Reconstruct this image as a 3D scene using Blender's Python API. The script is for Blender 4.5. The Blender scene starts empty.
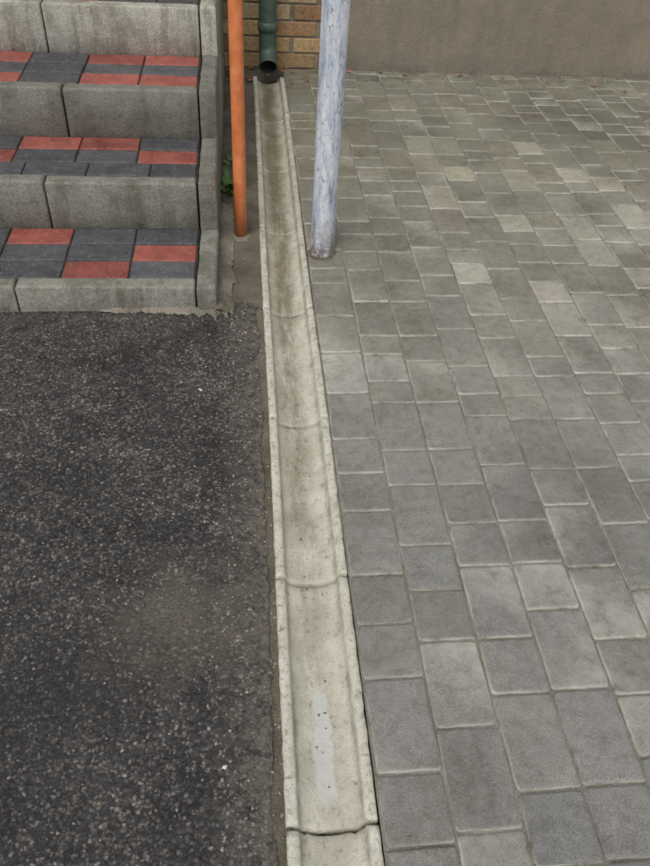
import bpy, math, random
from mathutils import Vector, Matrix, noise
random.seed(11)
S=bpy.context.scene
COL=S.collection

# ------------------------------------------------------------ node helpers
class N:
    def __init__(s,name):
        s.m=bpy.data.materials.new(name); s.m.use_nodes=True
        s.t=s.m.node_tree; s.t.nodes.clear()
        s.out=s.t.nodes.new('ShaderNodeOutputMaterial')
        s.b=s.t.nodes.new('ShaderNodeBsdfPrincipled')
        s.t.links.new(s.b.outputs[0],s.out.inputs[0])
        s.co=s.t.nodes.new('ShaderNodeTexCoord').outputs['Object']
    def put(s,sock,v):
        if hasattr(v,'is_linked') or hasattr(v,'node'): s.t.links.new(v,sock)
        else:
            if isinstance(v,(tuple,list)) and len(v)==3 and sock.type=='RGBA': v=(*v,1)
            sock.default_value=v
    def noise(s,scale,detail=4,rough=.6,co=None,dist=0):
        n=s.t.nodes.new('ShaderNodeTexNoise'); n.inputs['Scale'].default_value=scale
        n.inputs['Detail'].default_value=min(detail,4 if scale>50 else 5); n.inputs['Roughness'].default_value=rough
        n.inputs['Distortion'].default_value=dist
        s.t.links.new(co or s.co,n.inputs['Vector']); return n.outputs[0]
    def vor(s,scale,feature='F1',co=None,rand=1):
        n=s.t.nodes.new('ShaderNodeTexVoronoi'); n.feature=feature
        n.inputs['Scale'].default_value=scale; n.inputs['Randomness'].default_value=rand
        s.t.links.new(co or s.co,n.inputs['Vector']); return n
    def ramp(s,f,stops):
        n=s.t.nodes.new('ShaderNodeValToRGB'); s.put(n.inputs[0],f)
        e=n.color_ramp.elements
        while len(e)<len(stops): e.new(.5)
        for i,(p,c) in enumerate(stops):
            e[i].position=p
            if not isinstance(c,(tuple,list)): c=(c,c,c)
            e[i].color=(*c,1)
        return n.outputs[0]
    def mix(s,f,a,b,mode='MIX'):
        n=s.t.nodes.new('ShaderNodeMix'); n.data_type='RGBA'; n.blend_type=mode
        s.put(n.inputs[0],f); s.put(n.inputs[6],a); s.put(n.inputs[7],b); return n.outputs[2]
    def math(s,op,a,b=0,c=0,clamp=False):
        n=s.t.nodes.new('ShaderNodeMath'); n.operation=op; n.use_clamp=clamp
        s.put(n.inputs[0],a); s.put(n.inputs[1],b); s.put(n.inputs[2],c); return n.outputs[0]
    def mapv(s,scale=(1,1,1),loc=(0,0,0)):
        n=s.t.nodes.new('ShaderNodeMapping'); n.inputs['Scale'].default_value=scale; n.inputs['Location'].default_value=loc
        s.t.links.new(s.co,n.inputs[0]); return n.outputs[0]
    def blob(s,x,y,r0,r1,wob=.08,sc=9):
        mp=s.mapv(loc=(-x,-y,0)); sep=s.t.nodes.new('ShaderNodeSeparateXYZ'); s.t.links.new(mp,sep.inputs[0])
        d=s.math('SQRT',s.math('ADD',s.math('MULTIPLY',sep.outputs[0],sep.outputs[0]),s.math('MULTIPLY',sep.outputs[1],sep.outputs[1])))
        d=s.math('ADD',d,s.math('MULTIPLY',s.math('SUBTRACT',s.noise(sc,5,.7),.5),wob*4))
        n=s.t.nodes.new('ShaderNodeMapRange'); s.put(n.inputs[0],d)
        n.inputs[1].default_value=r0; n.inputs[2].default_value=r1; n.inputs[3].default_value=1; n.inputs[4].default_value=0
        return n.outputs[0]
    def xyz(s):
        sep=s.t.nodes.new('ShaderNodeSeparateXYZ'); s.t.links.new(s.co,sep.inputs[0]); return sep.outputs
    def rng(s,v,a,b,c=0,d=1):
        n=s.t.nodes.new('ShaderNodeMapRange'); s.put(n.inputs[0],v)
        for i,k in enumerate((a,b,c,d)): n.inputs[i+1].default_value=k
        return n.outputs[0]
    def attr(s,name='Col'):
        n=s.t.nodes.new('ShaderNodeAttribute'); n.attribute_name=name; return n.outputs[0]
    def bump(s,h,dist,strength=1,prev=None):
        n=s.t.nodes.new('ShaderNodeBump'); n.inputs['Distance'].default_value=dist; n.inputs['Strength'].default_value=strength
        s.put(n.inputs['Height'],h)
        if prev: s.t.links.new(prev,n.inputs['Normal'])
        return n.outputs[0]
    def fin(s,color,rough=.8,normal=None,metal=0,spec=.5):
        s.put(s.b.inputs['Base Color'],color); s.put(s.b.inputs['Roughness'],rough)
        s.put(s.b.inputs['Metallic'],metal); s.b.inputs['Specular IOR Level'].default_value=spec
        if normal: s.t.links.new(normal,s.b.inputs['Normal'])
        return s.m

# ------------------------------------------------------------ materials
def m_paver():
    n=N('weathered_concrete_paver')
    c=n.attr()
    g=n.ramp(n.noise(380,4,.8),[(.28,.42),(.5,1),(.72,1.65)])
    c=n.mix(1,c,g,'MULTIPLY')
    damp=n.noise(3.2,5,.72)
    big=n.ramp(damp,[(.34,(.74,.73,.69)),(.5,(1,1,1)),(.66,(1.12,1.12,1.09))])
    c=n.mix(1,c,big,'MULTIPLY')
    st=n.ramp(n.noise(34,5,.75),[(.36,(.76,.75,.70)),(.5,(1,1,1)),(.72,(1.24,1.23,1.19))])
    c=n.mix(.8,c,st,'MULTIPLY')
    d=n.blob(1.65,3.40,.1,.62,.12,4); c=n.mix(n.math('MULTIPLY',d,.5),c,(.085,.08,.06))
    d2=n.blob(.62,1.15,.0,.42,.10,5); c=n.mix(n.math('MULTIPLY',d2,.18),c,(.12,.115,.09))
    P=n.xyz(); z=P[2]
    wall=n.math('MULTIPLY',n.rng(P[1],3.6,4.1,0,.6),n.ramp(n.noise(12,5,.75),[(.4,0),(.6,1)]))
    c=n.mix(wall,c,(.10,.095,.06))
    low=n.rng(z,-.0036,-.0008,1,0)
    dirt=n.ramp(n.noise(14,5,.75),[(.34,(.17,.16,.12)),(.44,(.42,.40,.34)),(.60,(.62,.60,.54))])
    c=n.mix(n.math('MULTIPLY',low,.82),c,dirt)
    b=n.bump(n.noise(260,4,.85),.0034,.95)
    b=n.bump(n.noise(40,4,.6),.005,.6,b)
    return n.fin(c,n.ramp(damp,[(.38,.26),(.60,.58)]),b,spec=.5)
def m_sand(name,a,bc):
    n=N(name)
    c=n.ramp(n.noise(300,4,.8),[(.3,a),(.7,bc)])
    c=n.mix(1,c,n.ramp(n.noise(9,5,.6),[(.3,(.55,.55,.5)),(.65,(1.1,1.1,1.1))]),'MULTIPLY')
    b=n.bump(n.noise(170,4,.8),.008,1)
    return n.fin(c,.9,b,spec=.2)
def m_asphalt():
    n=N('damp_asphalt')
    wob=n.t.nodes.new('ShaderNodeVectorMath'); wob.operation='ADD'
    nn=n.t.nodes.new('ShaderNodeTexNoise'); nn.inputs['Scale'].default_value=90; nn.inputs['Detail'].default_value=2
    n.t.links.new(n.co,nn.inputs['Vector'])
    sc=n.t.nodes.new('ShaderNodeVectorMath'); sc.operation='SCALE'; sc.inputs['Scale'].default_value=.012; n.t.links.new(nn.outputs['Color'],sc.inputs[0])
    n.t.links.new(n.co,wob.inputs[0]); n.t.links.new(sc.outputs[0],wob.inputs[1])
    v=n.vor(140,co=wob.outputs[0]); cell=v.outputs['Color']
    sep=n.t.nodes.new('ShaderNodeSeparateColor'); n.t.links.new(cell,sep.inputs[0])
    stone=n.ramp(sep.outputs[0],[(0,(.045,.045,.048)),(.42,(.08,.078,.078)),(.64,(.125,.117,.108)),(.82,(.19,.155,.13)),(.94,(.26,.235,.21)),(1,(.36,.33,.30))])
    edge=n.ramp(v.outputs['Distance'],[(.25,1),(.70,0)])
    c=n.mix(edge,(.030,.030,.032),stone)
    g=n.ramp(n.noise(430,4,.85),[(.3,(.35,.35,.36)),(.5,(1,1,1)),(.70,(2.1,2.05,2.0))])
    c=n.mix(.9,c,g,'MULTIPLY')
    wet=n.noise(4.2,5,.72)
    c=n.mix(1,c,n.ramp(wet,[(.32,(.50,.50,.53)),(.48,(.98,.98,.97)),(.66,(1.65,1.6,1.5))]),'MULTIPLY')
    c=n.mix(.8,c,n.ramp(n.noise(28,5,.7),[(.35,(.6,.6,.62)),(.5,(1,1,1)),(.7,(1.4,1.37,1.32))]),'MULTIPLY')
    dark=n.blob(-.38,.74,.02,.24,.08,8); c=n.mix(n.math('MULTIPLY',dark,.62),c,(.018,.018,.020))
    tan=n.blob(-.15,.87,-.02,.19,.09,14)
    tm=n.math('MULTIPLY',tan,n.ramp(n.noise(90,4,.8),[(.30,.35),(.58,.95)]))
    c=n.mix(tm,c,(.19,.17,.125))
    x=n.xyz(); e=n.rng(x[0],-.09,.03,0,1)
    em=n.math('MULTIPLY',e,n.ramp(n.noise(40,5,.75),[(.40,.1),(.62,.9)]))
    c=n.mix(em,c,(.23,.205,.16))
    e2=n.math('MULTIPLY',n.rng(x[1],1.80,1.95,0,1),n.ramp(n.noise(30,5,.75),[(.45,0),(.7,.8)]))
    c=n.mix(e2,c,(.17,.15,.12))
    h=n.math('ADD',n.math('MULTIPLY',v.outputs['Distance'],-1.0),n.math('MULTIPLY',sep.outputs[1],.7))
    b=n.bump(h,.005,.85)
    b=n.bump(n.noise(330,4,.85),.0045,1,b)
    b=n.bump(n.noise(24,4,.6),.014,.7,b)
    r=n.ramp(wet,[(.36,.16),(.62,.48)])
    return n.fin(c,r,b,spec=.6)
def m_channel():
    n=N('stained_concrete_gutter')
    c=n.ramp(n.noise(11,5,.7),[(.32,(.40,.38,.30)),(.48,(.52,.50,.415)),(.68,(.61,.59,.505))])
    x=n.xyz()
    mid=n.rng(n.math('ABSOLUTE',n.math('SUBTRACT',n.math('ADD',x[0],n.math('MULTIPLY',n.math('SUBTRACT',n.noise(7,4),.5),.06)),.118)),.012,.050,1,0)
    far=n.rng(x[1],.5,2.2,.32,1)
    mp=n.mapv(scale=(14,3.2,5)); st=n.ramp(n.noise(1.7,5,.75,co=mp),[(.36,0),(.55,1)])
    f=n.math('MULTIPLY',n.math('MULTIPLY',mid,far),st)
    c=n.mix(n.math('MULTIPLY',f,.82),c,(.15,.125,.075))
    f2=n.math('MULTIPLY',n.math('MULTIPLY',mid,n.rng(x[1],1.4,3.2,.05,1)),.78)
    c=n.mix(f2,c,(.175,.15,.09))
    fl=n.math('ABSOLUTE',n.math('SUBTRACT',n.math('ABSOLUTE',n.math('SUBTRACT',x[0],.126)),.054))
    fm=n.math('MULTIPLY',n.rng(fl,.0005,.006,1,0),n.ramp(n.noise(18,5,.75),[(.42,0),(.62,.6)]))
    c=n.mix(fm,c,(.17,.155,.11))
    sp=n.ramp(n.noise(60,4,.8),[(.32,(.5,.47,.39)),(.44,(1,1,1)),(.8,(1.1,1.1,1.1))]); c=n.mix(.85,c,sp,'MULTIPLY')
    gr=n.ramp(n.noise(420,3,.8),[(.3,(.7,.7,.67)),(.5,(1,1,1)),(.7,(1.18,1.18,1.18))]); c=n.mix(1,c,gr,'MULTIPLY')
    lip=n.rng(n.math('ABSOLUTE',n.math('SUBTRACT',x[0],.126)),.054,.066,0,1)
    lp=n.ramp(n.noise(75,4,.75),[(.34,(.50,.47,.38)),(.47,(1,1,1)),(1,(1.1,1.1,1.1))])
    c=n.mix(lip,c,n.mix(1,c,lp,'MULTIPLY'))
    pale=n.math('MULTIPLY',n.math('MULTIPLY',n.rng(n.math('ADD',n.math('ABSOLUTE',n.math('SUBTRACT',x[0],.124)),n.math('MULTIPLY',n.math('SUBTRACT',n.noise(22,5,.75),.5),.04)),.014,.019,1,0),
              n.math('MULTIPLY',n.rng(n.math('ADD',x[1],n.math('MULTIPLY',n.noise(50,4),.06)),.53,.55),n.rng(n.math('ADD',x[1],n.math('MULTIPLY',n.noise(35,4),.10)),.75,.77,1,0))),.75)
    c=n.mix(pale,c,(.54,.55,.54))
    b=n.bump(n.noise(330,4,.8),.0016,.9); b=n.bump(n.noise(30,4,.6),.004,.6,b)
    return n.fin(c,n.ramp(n.noise(20,4),[(.3,.30),(.7,.62)]),b,spec=.45)
def m_kerb():
    n=N('old_kerb_concrete')
    c=n.attr()
    c=n.mix(1,c,n.ramp(n.noise(8,5,.7),[(.3,(.58,.56,.48)),(.5,(1,1,1)),(.72,(1.25,1.24,1.2))]),'MULTIPLY')
    c=n.mix(1,c,n.ramp(n.noise(150,4,.85),[(.3,(.5,.5,.46)),(.5,(1,1,1)),(.72,(1.5,1.48,1.42))]),'MULTIPLY')
    mp=n.mapv(scale=(12,12,1.5)); c=n.mix(n.ramp(n.noise(1.6,5,.7,co=mp),[(.47,0),(.68,.65)]),c,(.10,.09,.06))
    b=n.bump(n.noise(200,4,.8),.004,.9); b=n.bump(n.noise(35,4,.6),.007,.6,b)
    return n.fin(c,.62,b,spec=.4)
def m_stepbrick():
    n=N('coloured_step_paver')
    c=n.attr()
    c=n.mix(1,c,n.ramp(n.noise(340,4,.85),[(.3,(.4,.4,.4)),(.5,(1,1,1)),(.70,(2.1,2.0,1.9))]),'MULTIPLY')
    c=n.mix(1,c,n.ramp(n.noise(14,5,.7),[(.3,(.6,.6,.6)),(.55,(1,1,1)),(.75,(1.25,1.25,1.25))]),'MULTIPLY')
    w=n.ramp(n.noise(70,4,.85),[(.53,0),(.73,.55)]); c=n.mix(w,c,(.36,.33,.29))
    b=n.bump(n.noise(300,4,.85),.003,.9)
    return n.fin(c,n.ramp(n.noise(9,4),[(.35,.22),(.65,.55)]),b,spec=.5)
def m_post():
    n=N('peeling_pale_blue_paint')
    mp=n.mapv(scale=(26,26,5))
    a=n.noise(1.5,5,.78,co=mp)
    c=n.ramp(a,[(.36,(.22,.26,.34)),(.44,(.42,.47,.56)),(.53,(.58,.61,.66)),(.63,(.72,.73,.74))])
    sp=n.ramp(n.noise(60,4,.85),[(.58,0),(.64,1)]); c=n.mix(n.math('MULTIPLY',sp,.75),c,(.17,.16,.17))
    x=n.xyz(); rust=n.math('MULTIPLY',n.rng(x[2],0,.16,1,.0),n.ramp(n.noise(35,5,.8),[(.38,0),(.55,1)]))
    c=n.mix(rust,c,(.15,.09,.06))
    b=n.bump(a,.003,.7); b=n.bump(n.noise(160,4),.0012,.8,b)
    return n.fin(c,.5,b)
def m_orange():
    n=N('orange_enamel_paint')
    c=n.ramp(n.noise(22,5,.7),[(.3,(.50,.14,.045)),(.55,(.66,.21,.075)),(.8,(.74,.30,.14))])
    x=n.xyz(); d=n.math('MULTIPLY',n.rng(x[2],0,.07,1,0),n.ramp(n.noise(80,4,.8),[(.4,0),(.6,.8)])); c=n.mix(d,c,(.16,.09,.05))
    ch=n.ramp(n.noise(70,4,.85),[(.66,0),(.70,.9)]); c=n.mix(ch,c,(.2,.12,.08))
    return n.fin(c,.4,n.bump(n.noise(60,4),.0012,.7))
def m_green():
    n=N('green_coated_metal')
    c=n.ramp(n.noise(16,5,.65),[(.3,(.045,.08,.06)),(.7,(.075,.12,.095))])
    d=n.ramp(n.noise(50,4,.8),[(.52,0),(.72,.6)]); c=n.mix(d,c,(.16,.155,.13))
    return n.fin(c,.5,n.bump(n.noise(30,3),.001,.5))
def m_render():
    n=N('painted_render')
    c=n.ramp(n.noise(3,5,.7),[(.3,(.215,.185,.14)),(.7,(.29,.25,.195))])
    x=n.xyz(); d=n.math('MULTIPLY',n.rng(x[2],0,.10,1,0),n.ramp(n.noise(14,5,.75),[(.35,.1),(.65,.9)])); c=n.mix(d,c,(.15,.14,.11))
    mp=n.mapv(scale=(9,1,1.2)); c=n.mix(n.ramp(n.noise(1.5,5,.65,co=mp),[(.46,0),(.68,.5)]),c,(.18,.16,.125))
    c=n.mix(.9,c,n.ramp(n.noise(200,4,.8),[(.3,(.7,.7,.7)),(.7,(1.25,1.25,1.25))]),'MULTIPLY')
    b=n.bump(n.noise(150,4,.75),.004,.8); b=n.bump(n.noise(9,4),.012,.6,b)
    return n.fin(c,.8,b,spec=.3)
def m_brick():
    n=N('yellow_facing_brick')
    c=n.attr()
    c=n.mix(1,c,n.ramp(n.noise(60,4,.8),[(.3,(.55,.5,.45)),(.55,(1,1,1)),(.8,(1.3,1.25,1.15))]),'MULTIPLY')
    b=n.bump(n.noise(180,4,.8),.004,.9); return n.fin(c,.75,b,spec=.35)
def m_flat(name,c1,c2,sc=40,rough=.8,bd=.001):
    n=N(name); return n.fin(n.ramp(n.noise(sc,4,.7),[(.3,c1),(.7,c2)]),rough,n.bump(n.noise(sc*3,4),bd,.7))

PAV=m_paver(); SAND=m_sand('joint_sand',(.19,.18,.145),(.50,.48,.41)); ASP=m_asphalt(); CH=m_channel(); KERB=m_kerb(); SB=m_stepbrick()
SOIL=m_sand('sandy_soil',(.11,.095,.07),(.30,.265,.21)); GROUND=m_sand('ground_gravel',(.12,.115,.1),(.22,.21,.18))
MORT=m_sand('crumbled_mortar',(.24,.21,.165),(.42,.385,.32)); JD=m_sand('dark_joint',(.035,.034,.03),(.12,.115,.1))

# ------------------------------------------------------------ mesh helpers
def make(name,V,F,mat,cols=None,parent=None,smooth=False):
    me=bpy.data.meshes.new(name); me.from_pydata(V,[],F); me.update()
    if cols:
        a=me.color_attributes.new(name='Col',type='FLOAT_COLOR',domain='POINT')
        flat=[]
        for c in cols: flat+= [c[0],c[1],c[2],1]
        a.data.foreach_set('color',flat)
    if smooth: me.polygons.foreach_set('use_smooth',[True]*len(me.polygons))
    o=bpy.data.objects.new(name,me); COL.objects.link(o); me.materials.append(mat)
    if parent: o.parent=parent
    return o
def empty(name):
    o=bpy.data.objects.new(name,None); COL.objects.link(o); o.empty_display_size=.1; return o
class B:
    def __init__(s): s.V=[];s.F=[];s.C=[]
    def block(s,cx,cy,lx,ly,zt,depth,col,r=.006,bv=.004,jit=.0,tilt=0,rot=0,xf=None):
        pts=[]; hx,hy=lx/2,ly/2
        for (sx,sy,a0) in ((1,1,0),(-1,1,90),(-1,-1,180),(1,-1,270)):
            rr=r*random.uniform(.6,1.7) if jit else r
            for k in range(3):
                a=math.radians(a0+45*k)
                pts.append([sx*(hx-rr)+rr*math.cos(a),sy*(hy-rr)+rr*math.sin(a)])
            p=pts[-1]; rr=r
            q={0:(-(hx-rr),hy),90:(-hx,-(hy-rr)),180:((hx-rr),-hy),270:(hx,(hy-rr))}[a0]
            L=math.hypot(q[0]-p[0],q[1]-p[1]); m=max(2,int(L/.016))
            p0=list(p)
            for k in range(1,m):
                t=k/m; pts.append([p0[0]+(q[0]-p0[0])*t+random.uniform(-jit,jit),p0[1]+(q[1]-p0[1])*t+random.uniform(-jit,jit)])
        n=len(pts); base=len(s.V)
        tx,ty=random.uniform(-tilt,tilt),random.uniform(-tilt,tilt)
        ca,sa=math.cos(rot),math.sin(rot)
        rings=[(0,-depth),(0,-bv*1.3),(bv*.35,-bv*.55),(bv*1.0,-bv*.12),(bv*1.5,0),(bv*2.1,0)]
        for ins,dz in rings:
            for (px,py) in pts:
                kx=(hx-ins)/hx; ky=(hy-ins)/hy
                x,y=px*kx,py*ky
                z=zt+dz+tx*x+ty*y
                X,Y=cx+x*ca-y*sa,cy+x*sa+y*ca
                v=(X,Y,z)
                if xf: v=xf(v)
                s.V.append(v); s.C.append(col)
        for k in range(len(rings)-1):
            for i in range(n):
                j=(i+1)%n; s.F.append((base+k*n+i,base+k*n+j,base+(k+1)*n+j,base+(k+1)*n+i))
        s.F.append(tuple(base+(len(rings)-1)*n+i for i in range(n)))
        s.F.append(tuple(base+i for i in reversed(range(n))))
    def obj(s,name,mat,parent=None,smooth=True): return make(name,s.V,s.F,mat,s.C,parent,smooth)
def box(name,x0,x1,y0,y1,z0,z1,mat,parent=None):
    V=[(x,y,z) for z in (z0,z1) for y in (y0,y1) for x in (x0,x1)]
    F=[(0,2,3,1),(4,5,7,6),(0,1,5,4),(2,6,7,3),(0,4,6,2),(1,3,7,5)]
    return make(name,V,F,mat,None,parent)
def grid(name,x0,x1,y0,y1,nx,ny,fz,mat,parent=None,edge=None):
    V=[];F=[]
    for j in range(ny+1):
        for i in range(nx+1):
            x=x0+(x1-x0)*i/nx; y=y0+(y1-y0)*j/ny
            if edge: x,y=edge(x,y,i,j)
            V.append((x,y,fz(x,y)))
    for j in range(ny):
        for i in range(nx):
            a=j*(nx+1)+i; F.append((a,a+1,a+nx+2,a+nx+1))
    return make(name,V,F,mat,None,parent,True)
def sweep(name,path,rads,mat,parent=None,seg=28,caps=True,dent=0):
    V=[];F=[]; P=[Vector(p) for p in path]; m=len(P)
    up=None
    for k,p in enumerate(P):
        t=(P[min(k+1,m-1)]-P[max(k-1,0)])
        if t.length<1e-7: t=(P[min(k+2,m-1)]-P[max(k-2,0)])
        t.normalize()
        if up is None: up=Vector((1,0,0)) if abs(t.x)<.9 else Vector((0,1,0))
        a=(up-t*up.dot(t)).normalized(); b=t.cross(a)
        for i in range(seg):
            th=2*math.pi*i/seg; r=rads[k]
            if dent: r*=1+dent*noise.noise(Vector((math.cos(th)*2,math.sin(th)*2,p.z*6)))
            V.append(tuple(p+a*r*math.cos(th)+b*r*math.sin(th)))
    for k in range(m-1):
        for i in range(seg):
            j=(i+1)%seg; F.append((k*seg+i,k*seg+j,(k+1)*seg+j,(k+1)*seg+i))
    if caps: F.append(tuple(reversed(range(seg)))); F.append(tuple((m-1)*seg+i for i in range(seg)))
    return make(name,V,F,mat,None,parent,True)
nz=lambda x,y,s=1.0: noise.noise(Vector((x*s,y*s,3.1)))

# ------------------------------------------------------------ ground
grid('ground',-60,60,-60,60,40,40,lambda x,y:-.10,GROUND)
def aedge(x,y,i,j):
    if i==nxa: x+= .012*nz(0,y,7)+.008*nz(5,y,40)
    return x,y
nxa=60
grid('asphalt_pavement',-3,0.030,-2.2,2.0,nxa,420,lambda x,y:.003*nz(x,y,2.2)+.0025*nz(x,y,8)-max(0,x+.01)*.12,ASP,edge=aedge)
grid('asphalt_yard',-40,-3.0,-30,30,20,20,lambda x,y:-.004,ASP)
grid('asphalt_road',-3,30,-30,-2.2,20,20,lambda x,y:-.006,ASP)
grid('sandy_strip',-.12,.06,-2.2,4.12,12,500,lambda x,y:-.010+.006*nz(x,y,22)+.004*nz(x,y,70)+(.008 if y>2.0 else 0),SOIL)
# ------------------------------------------------------------ paver pavement
pv=B(); cw=.1215
x=.2085; ci=0
while x<5.2:
    y=-2.1+random.uniform(0,.15)
    while y<4.10:
        L=random.choices([.181,.121,.091],[.5,.38,.12])[0]
        if y+L>4.11: L=4.112-y
        if L<.03: break
        cx,cy=x+cw/2,y+L/2
        t=random.gauss(0,.05)
        light=nz(cx*1.0,cy*1.0,1.6)
        k=.240*(1+t+.12*light)
        if 1.9<cy<3.3 and .75<cx<1.7 and random.random()<.22: k*=random.uniform(1.25,1.6)
        if cy>3.3: k*=.95
        w=min(1,max(0,(cy-.8)/2.2))
        hue=random.uniform(-.008,.008)
        col=(k*(1.03+.03*w)+hue*.5,k*(1.0+.025*w),k*(.93-.12*w)-hue*.6)
        pv.block(cx,cy,cw-.0042,L-.0048,random.uniform(-.0015,.0015)+.002*nz(cx,cy,2),.06,col,r=.0055,bv=.0036,jit=.0009,tilt=.014,rot=random.gauss(0,.006))
        y+=L
    x+=cw; ci+=1
pave=empty('paved_yard')
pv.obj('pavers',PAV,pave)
grid('joint_sand_bed',.206,5.2,-2.15,4.12,260,330,lambda x,y:-.0066+.0022*nz(x,y,11)+.0012*nz(x,y,30)+.002*nz(x,y,2),SAND,pave)
box('paved_yard_rear',5.2,30,-2.2,4.12,-.08,-.004,SAND,pave)

# ------------------------------------------------------------ drain channel
chan=empty('drain_channel')
prof=[(-.078,-.09),(-.078,-.005),(-.0755,-.0012),(-.071,0),(-.0615,0),(-.0585,-.002)]
for k in range(0,17):
    a=math.pi*k/16; px=-.0565*math.cos(a); pz=-.004-.034*math.sin(a)**.8
    prof.append((px,pz))
prof+=[(.0585,-.002),(.0615,0),(.071,0),(.0755,-.0012),(.078,-.005),(.078,-.09)]
def segm(y0,y1,dx0,dx1,dz,idx):
    V=[];F=[]; n=len(prof); M=70
    for j in range(M+1):
        t=j/M; y=y0+(y1-y0)*t
        for i,(px,pz) in enumerate(prof):
            xx=.126+dx0+(dx1-dx0)*t+px+.0009*nz(px*9,y,30)
            lip=abs(px)>.05
            zz=pz+.005+dz+.0014*nz(xx*3,y,24)
            if lip and pz>-.01:
                zz+=-.0040*max(0,nz(px*20+idx,y,55)-.1)-.001
                if abs(px)>.07: xx+=(.0014*nz(idx+3,y,45))-math.copysign(.0025*max(0,nz(idx+8,y,30)-.25),px)
            yy=y
            if j in(0,M):
                yy+=.0055*nz(px*3,idx*2.3+j,30)
                if pz>-.05: zz-=.0035
            elif j in(1,M-1): yy=(y0+.004) if j==1 else (y1-.004); yy+=.0055*nz(px*3,idx*2.3+(0 if j==1 else M),30)
            V.append((xx,yy,zz))
    for j in range(M):
        for i in range(n-1):
            a=j*n+i; F.append((a,a+1,a+n+1,a+n))
    F.append(tuple(range(n))[::-1]); F.append(tuple(M*n+i for i in range(n)))
    F.append((0,M*n,M*n+n-1,n-1))
    make('gutter_segment_%d'%idx,V,F,CH,None,chan,True)
y=.457-5*.5035; i=0
pd=0
while y<3.9:
    nd=random.uniform(-.0025,.0025)
    segm(y+.0038,y+.5035-.0038,pd+random.uniform(-.0015,.0015),nd,random.uniform(-.0025,.0025),i); pd=nd
    y+=.5035; i+=1
box('joint_filler',.06,.19,-2.1,3.97,-.085,-.052,JD,chan)

# ------------------------------------------------------------ steps
steps=empty('entrance_steps')
fronts=[1.95,2.305,2.66,3.02,3.38,3.74]; hs=[.085,.238,.395,.552,.71,.865]
XR=-.153; XL=-2.4
kb=B(); sb=B()
offs=[-.675,-.625,-.60,-.70,-.66,-.64]
RED=(.33,.09,.07); DRK=(.085,.09,.097)
redset={ (0,2):[2], (0,1):[0],(0,0):[1,],
 (1,2):[1,2,4],(1,1):[0,3],(1,0):[],
 (2,2):[0,1,3],(2,1):[],(2,0):[0,1,3],
 (3,2):[1,3],(3,1):[0],(3,0):[2,4]}
for si,(fy,h) in enumerate(zip(fronts,hs)):
    kc=[.27,.21,.20,.42,.3,.3][si]
    x1=XR
    x0=offs[si]
    while x1>XL:
        k=kc*random.uniform(.9,1.1)
        kb.block((x0+x1)/2,fy+.027,(x1-x0)-.005,.054,h+random.uniform(-.0015,.0015),.26,(k*1.03,k,k*.87),r=.004,bv=.006,jit=.0008,tilt=.005,rot=random.uniform(-.005,.005))
        x1=x0; x0=x1-.5
    back=fronts[si+1] if si<5 else 4.115
    k=kc*random.uniform(.85,1.0)
    kb.block(XR+.033,(fy+back)/2+.003+(-.012 if si==0 else 0),.058,back-fy-.004,h+.004,.26+h,(k*1.02,k,k*.86),r=.005,bv=.007,jit=.0012,tilt=.008,rot=random.uniform(-.01,.01))
    yb=fy+.057; rows=3
    dep=(back-yb)/rows
    for r_ in range(rows):
        off={0:.0,1:.0,2:.0}[r_] if si%2==0 else {0:.05,1:.0,2:.0}[r_]
        xx=XR-.003; bi=0
        first=True
        while xx>XL:
            L=.199
            if first and off: L=off+.1
            first=False
            red= bi in redset.get((si,r_),[]) if xx>-1 else random.random()<.35
            c=RED if red else DRK
            f=random.uniform(.75,1.25); c=tuple(q*f for q in c)
            sb.block(xx-L/2,yb+dep*(r_+.5),L-.005,dep-.005,h-.004+random.uniform(-.0015,.0015),.05,c,r=.003,bv=.003,jit=.0006,tilt=.010,rot=random.gauss(0,.006))
            xx-=L; bi+=1
kb.obj('kerb_stones',KERB,steps); sb.obj('tread_pavers',SB,steps)
for si,(fy,h) in enumerate(zip(fronts,hs)):
    back=fronts[si+1] if si<5 else 4.115
    box('step_bed_%d'%si,XL,XR,fy+.03,back+.02,-.09+(.002*si),h-.0105,JD,steps)
def haunch(x,y):
    return .020+.008*nz(x,y,14)+.005*nz(x,y,50)-max(0,(x+.080))*.5
hb=grid('cement_haunch',-.098,-.045,1.93,2.62,10,120,haunch,MORT,steps,edge=lambda x,y,i,j:(x+(.012*nz(0,y,12)+.005*nz(1,y,50) if i==10 else 0)*1.2,y+(.006*nz(x,0,60) if j==0 else 0)))
V=[];F=[]; n=180
for i in range(n+1):
    x=-.46+(.40)*i/n
    w=max(.0015,(.008+.026*max(0,(i/n-.45)))*(1+.9*nz(x,2,45)+.5*nz(x,3,140)))
    if i<30: w*=i/30
    for k in range(5):
        t=k/4; V.append((x,1.952-w*t*1.6,.012*(1-t)*(1+.6*nz(x,t*.02,120))*min(1,i/30)-.001*t+.0035))
for i in range(n):
    for k in range(4):
        a=i*5+k; F.append((a,a+1,a+6,a+5))
make('crumbled_mortar_edge',V,F,MORT,None,steps,True)

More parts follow.
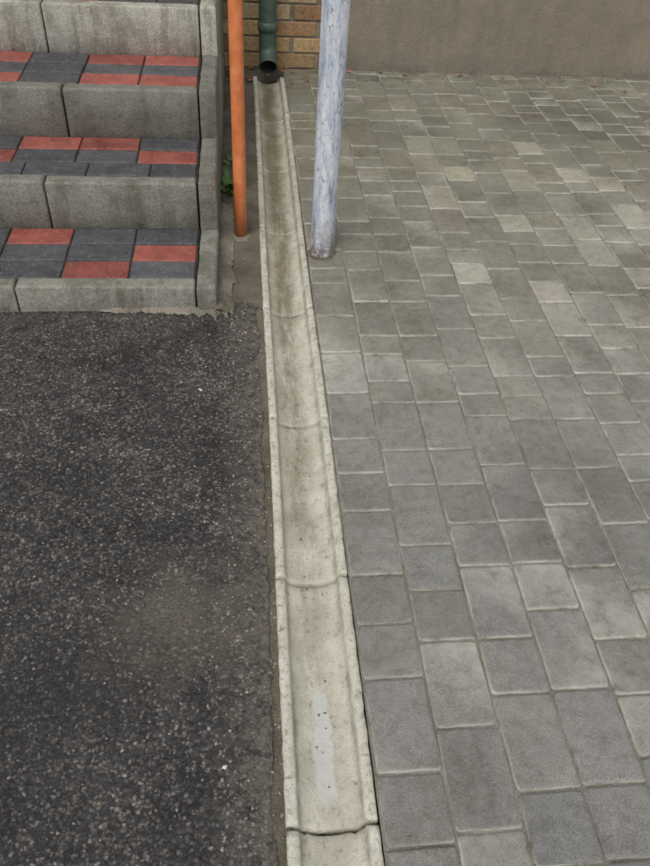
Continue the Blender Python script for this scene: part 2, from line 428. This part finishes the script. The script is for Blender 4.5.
# ------------------------------------------------------------ building
bld=empty('brick_building')
BM=m_brick(); RM=m_render()
bb=B()
row=0; z=.0
while z<3.0:
    x=-3.0+(-.13 if row%2 else 0)
    while x<.44:
        x1=min(x+.25,.452)
        f=random.uniform(.75,1.15); c=random.choice([(.46,.32,.17),(.50,.35,.18),(.38,.23,.12),(.54,.41,.25)])
        c=tuple(q*f for q in c)
        bb.block((x+x1)/2,z+.0325,(x1-x)-.009,.065,0,.05,c,r=.003,bv=.0022,jit=.0006,tilt=.008,xf=lambda v:(v[0],4.12-v[2],v[1]))
        x+=.26
    z+=.075; row+=1
bb.obj('facing_bricks',BM,bld)
box('brick_joint_mortar',-3.2,.455,4.127,4.3,-.12,3.0,MORT,bld)
box('rendered_wall',.456,9,4.108,4.3,-.13,3.0,RM,bld)
box('wall_cap',-3.3,9.1,4.08,4.36,3.001,3.06,m_flat('roof_flashing',(.2,.2,.2),(.3,.3,.3)),bld)

# ------------------------------------------------------------ downspout
ds=empty('downspout'); GM=m_green()
dx=.124; dyy=4.045
path=[(dx,dyy,2.9),(dx,dyy,2.0),(dx,dyy,1.0),(dx,dyy,.5),(dx,dyy,.20),(dx,dyy,.135)]
for k in range(1,8):
    a=math.radians(9*k); path.append((dx,dyy-.075*(1-math.cos(a)),.135-.075*math.sin(a)))
lx=path[-1]; path.append((dx,lx[1]-.03,lx[2]-.018))
sweep('pipe',path,[.043]*len(path),GM,ds,36,False)
sweep('pipe_inside',path,[.0405]*len(path),m_flat('dark_pipe_inside',(.01,.012,.01),(.03,.03,.028)),ds,36,False)
for zc in (.215,1.6):
    sweep('collar_%d'%int(zc*10),[(dx,dyy,zc-.022),(dx,dyy,zc-.02),(dx,dyy,zc+.02),(dx,dyy,zc+.022)],[.0432,.0475,.0475,.0432],GM,ds,36,False)
e0,e1=Vector(path[-2]),Vector(path[-1]); d=(e1-e0).normalized()
sweep('outlet_rim',[tuple(e1-d*.012),tuple(e1-d*.01),tuple(e1),tuple(e1+d*.001)],[.0432,.046,.046,.041],GM,ds,36,False)

# ------------------------------------------------------------ posts
sp=empty('support_post')
PM=m_post(); px,py=.256,2.29
sweep('steel_tube',[(px,py,z) for z in [-.06]+[.0+.05*k for k in range(60)]],[.0395]*61,PM,sp,40,True,dent=.02)
sweep('cap_plate',[(px,py,2.951),(px,py,2.961)],[.09,.09],PM,sp,24)
hr=empty('handrail'); OM=m_orange()
ox,oy=-.018,2.405
sl=.155/.357
p=[(ox,oy,z) for z in (-.04,.2,.4,.6,.8,.90)]
for k in range(1,7):
    a=math.radians(k*11); p.append((ox,oy+.07*(1-math.cos(a)),.90+.07*math.sin(a)))
yy,zz=p[-1][1],p[-1][2]
p+= [(ox,yy+(4.112-yy)*t,zz+(4.112-yy)*t*sl) for t in (.1,.5,1)]
sweep('rail_tube',p,[.0215]*len(p),OM,hr,28,True)
e=p[-1]
sweep('wall_flange',[(e[0],4.09,e[2]),(e[0],4.112,e[2])],[.045,.045],OM,hr,24)
for nm,cx,cy,r,mt in (('post_footing',px,py,.046,SOIL),('rail_footing',ox,oy,.032,MORT)):
    V=[(cx,cy,.008)];F=[];n=40
    for ring,(q,zq) in enumerate(((.72,.0075),(.9,.005),(1.08,-.005))):
        for i in range(n):
            a=2*math.pi*i/n; rr=r*q*(1+.16*noise.noise(Vector((math.cos(a)*2,math.sin(a)*2,cx*9+ring*.3))))
            V.append((cx+rr*math.cos(a),cy+rr*math.sin(a),zq))
    for i in range(n):
        j=(i+1)%n; F.append((0,1+i,1+j))
        for k in range(2): F.append((1+k*n+i,1+(k+1)*n+i,1+(k+1)*n+j,1+k*n+j))
    make(nm,V,F,mt,None,sp if nm=='post_footing' else hr,True)

# ------------------------------------------------------------ weeds, leaves, grit
LM=m_flat('weed_leaf',(.05,.12,.02),(.12,.22,.05),60,.5)
def weed(name,cx,cy,n,s):
    V=[];F=[]
    for k in range(n):
        a=random.uniform(0,6.28); L=s*random.uniform(.5,1.1); w=L*.16; h=L*random.uniform(.3,1.2); b=(cx+random.uniform(-1,1)*s*.25,cy+random.uniform(-1,1)*s*.8)
        base=len(V)
        for t in (0,.3,.6,.85,1):
            ww=w*math.sin(math.pi*min(.97,t*.8+.12)); X=b[0]+math.cos(a)*L*t*.8; Y=b[1]+math.sin(a)*L*t*.8; Z=-.008+h*(t-.45*t*t)*1.3
            V.append((X-math.sin(a)*ww,Y+math.cos(a)*ww,Z)); V.append((X+math.sin(a)*ww,Y-math.cos(a)*ww,Z+.001))
        for q in range(4): F.append((base+2*q,base+2*q+1,base+2*q+3,base+2*q+2))
    make(name,V,F,LM,None,None,True)
weed('weed',-.055,2.76,46,.06)
weed('weed',-.055,3.0,16,.035)
weed('weed',-.052,2.60,10,.022)
def scatter(name,pts,mat,smin,smax):
    V=[];F=[]
    for (x,y,z) in pts:
        s=smin+(smax-smin)*random.random()**2.2; base=len(V); an=random.uniform(0,6.28); ca,sa=math.cos(an),math.sin(an)
        for (a,b,c) in ((1,0,0),(0,.8,0),(-1,0,0),(0,-.8,0),(0,0,.8),(.5,.5,.5),(-.5,.5,.45)):
            q=random.uniform(.6,1.2); a*=q; b*=q
            V.append((x+s*(a*ca-b*sa),y+s*(a*sa+b*ca),z+s*c*.8))
        for f in ((0,5,4),(5,1,4),(1,6,4),(6,2,4),(2,3,4),(3,0,4),(0,1,5),(1,2,6)): F.append(tuple(base+q for q in f))
    make(name,V,F,mat,None,None,False)
pts=[(random.gauss(.0,.045),random.uniform(.2,4.0),.0) for _ in range(1600)]
pts=[(min(x,.044),y,-.005 if (x>0 or y>2) else .002) for x,y,_ in pts if x<.05 and not (y>1.93 and x<-.08)]
scatter('loose_grit',pts,m_flat('grit_stone',(.12,.10,.08),(.38,.34,.28),30),.0010,.0050)
pts=[(random.uniform(-1.0,0),random.uniform(.2,1.93),.0035) for _ in range(3200)]
scatter('loose_aggregate',pts,m_flat('dark_aggregate',(.06,.055,.052),(.28,.22,.18),30,.45),.0010,.0048)
pts=[(random.uniform(.21,2.4),random.uniform(.2,4.08),.003) for _ in range(500)]
scatter('yard_grit',pts,m_flat('yard_grit_stone',(.08,.07,.055),(.40,.37,.31),30),.0007,.0030)
pts=[(.118+random.gauss(0,.016),random.uniform(.3,3.9),-.031) for _ in range(260)]
scatter('gutter_silt',pts,m_flat('silt_grain',(.06,.05,.035),(.22,.19,.13),30),.0008,.0035)
scatter('white_pebble',[(-.132,1.58,.004),(-.128,1.575,.004),(-.055,.564,.003)],m_flat('white_chip',(.42,.42,.38),(.62,.62,.58)),.006,.008)
V=[];F=[]
for k in range(44):
    cx=random.choice([random.gauss(.25,.06),random.gauss(0,.05),random.uniform(.5,2)]); cy=random.uniform(3.88,4.09); a=random.uniform(0,6.28); s=random.uniform(.006,.02); base=len(V)
    for (u,v,w) in ((-1,0,0),(-.3,.5,.3),(.5,.4,.2),(1,0,.4),(.5,-.4,.1),(-.3,-.5,.35)):
        V.append((cx+s*(u*math.cos(a)-v*math.sin(a)),cy+s*(u*math.sin(a)+v*math.cos(a)),.007+s*w))
    F.append(tuple(base+i for i in range(6)))
make('dead_leaves',V,F,m_flat('dead_leaf',(.22,.07,.03),(.35,.17,.07)))

# ------------------------------------------------------------ camera (pose solved from the vanishing points)
psi=math.radians(7.8); p_=math.atan(724/760); ro=math.atan(.0747/.9972)
Fv=Vector((math.sin(psi)*math.cos(p_),math.cos(psi)*math.cos(p_),-math.sin(p_)))
R0=Vector((math.cos(psi),-math.sin(psi),0)); D0=Fv.cross(R0)
R=R0*math.cos(ro)-D0*math.sin(ro); D=R0*math.sin(ro)+D0*math.cos(ro)
cd=bpy.data.cameras.new('camera'); cam=bpy.data.objects.new('camera',cd); COL.objects.link(cam)
M=Matrix((R,-D,-Fv)).transposed().to_4x4(); M.translation=Vector((0,0,1.35)); cam.matrix_world=M
cd.sensor_fit='VERTICAL'; cd.sensor_height=36; cd.lens=36*760/866; cd.clip_start=.02; cd.clip_end=300
S.camera=cam
# ------------------------------------------------------------ light: overcast
el,az=58,205
w=bpy.data.worlds.new('World'); S.world=w; w.use_nodes=True
nt=w.node_tree; bg=nt.nodes['Background']; sky=nt.nodes.new('ShaderNodeTexSky'); sky.sky_type='NISHITA'; sky.sun_disc=False
sky.sun_elevation=math.radians(el); sky.sun_rotation=math.radians(az); sky.air_density=1.0; sky.dust_density=4; sky.ozone_density=1
hs_=nt.nodes.new('ShaderNodeHueSaturation'); hs_.inputs['Saturation'].default_value=.3
nt.links.new(sky.outputs[0],hs_.inputs['Color']); nt.links.new(hs_.outputs[0],bg.inputs[0]); bg.inputs[1].default_value=.145
sd=bpy.data.lights.new('sun','SUN'); sd.energy=1.1; sd.angle=math.radians(25); sd.color=(1,.97,.92)
so=bpy.data.objects.new('sun',sd); COL.objects.link(so)
dv=Vector((math.sin(math.radians(az))*math.cos(math.radians(el)),math.cos(math.radians(az))*math.cos(math.radians(el)),math.sin(math.radians(el))))
so.rotation_euler=dv.to_track_quat('Z','Y').to_euler()
S.view_settings.view_transform='Standard'; S.view_settings.look='None'; S.view_settings.exposure=0
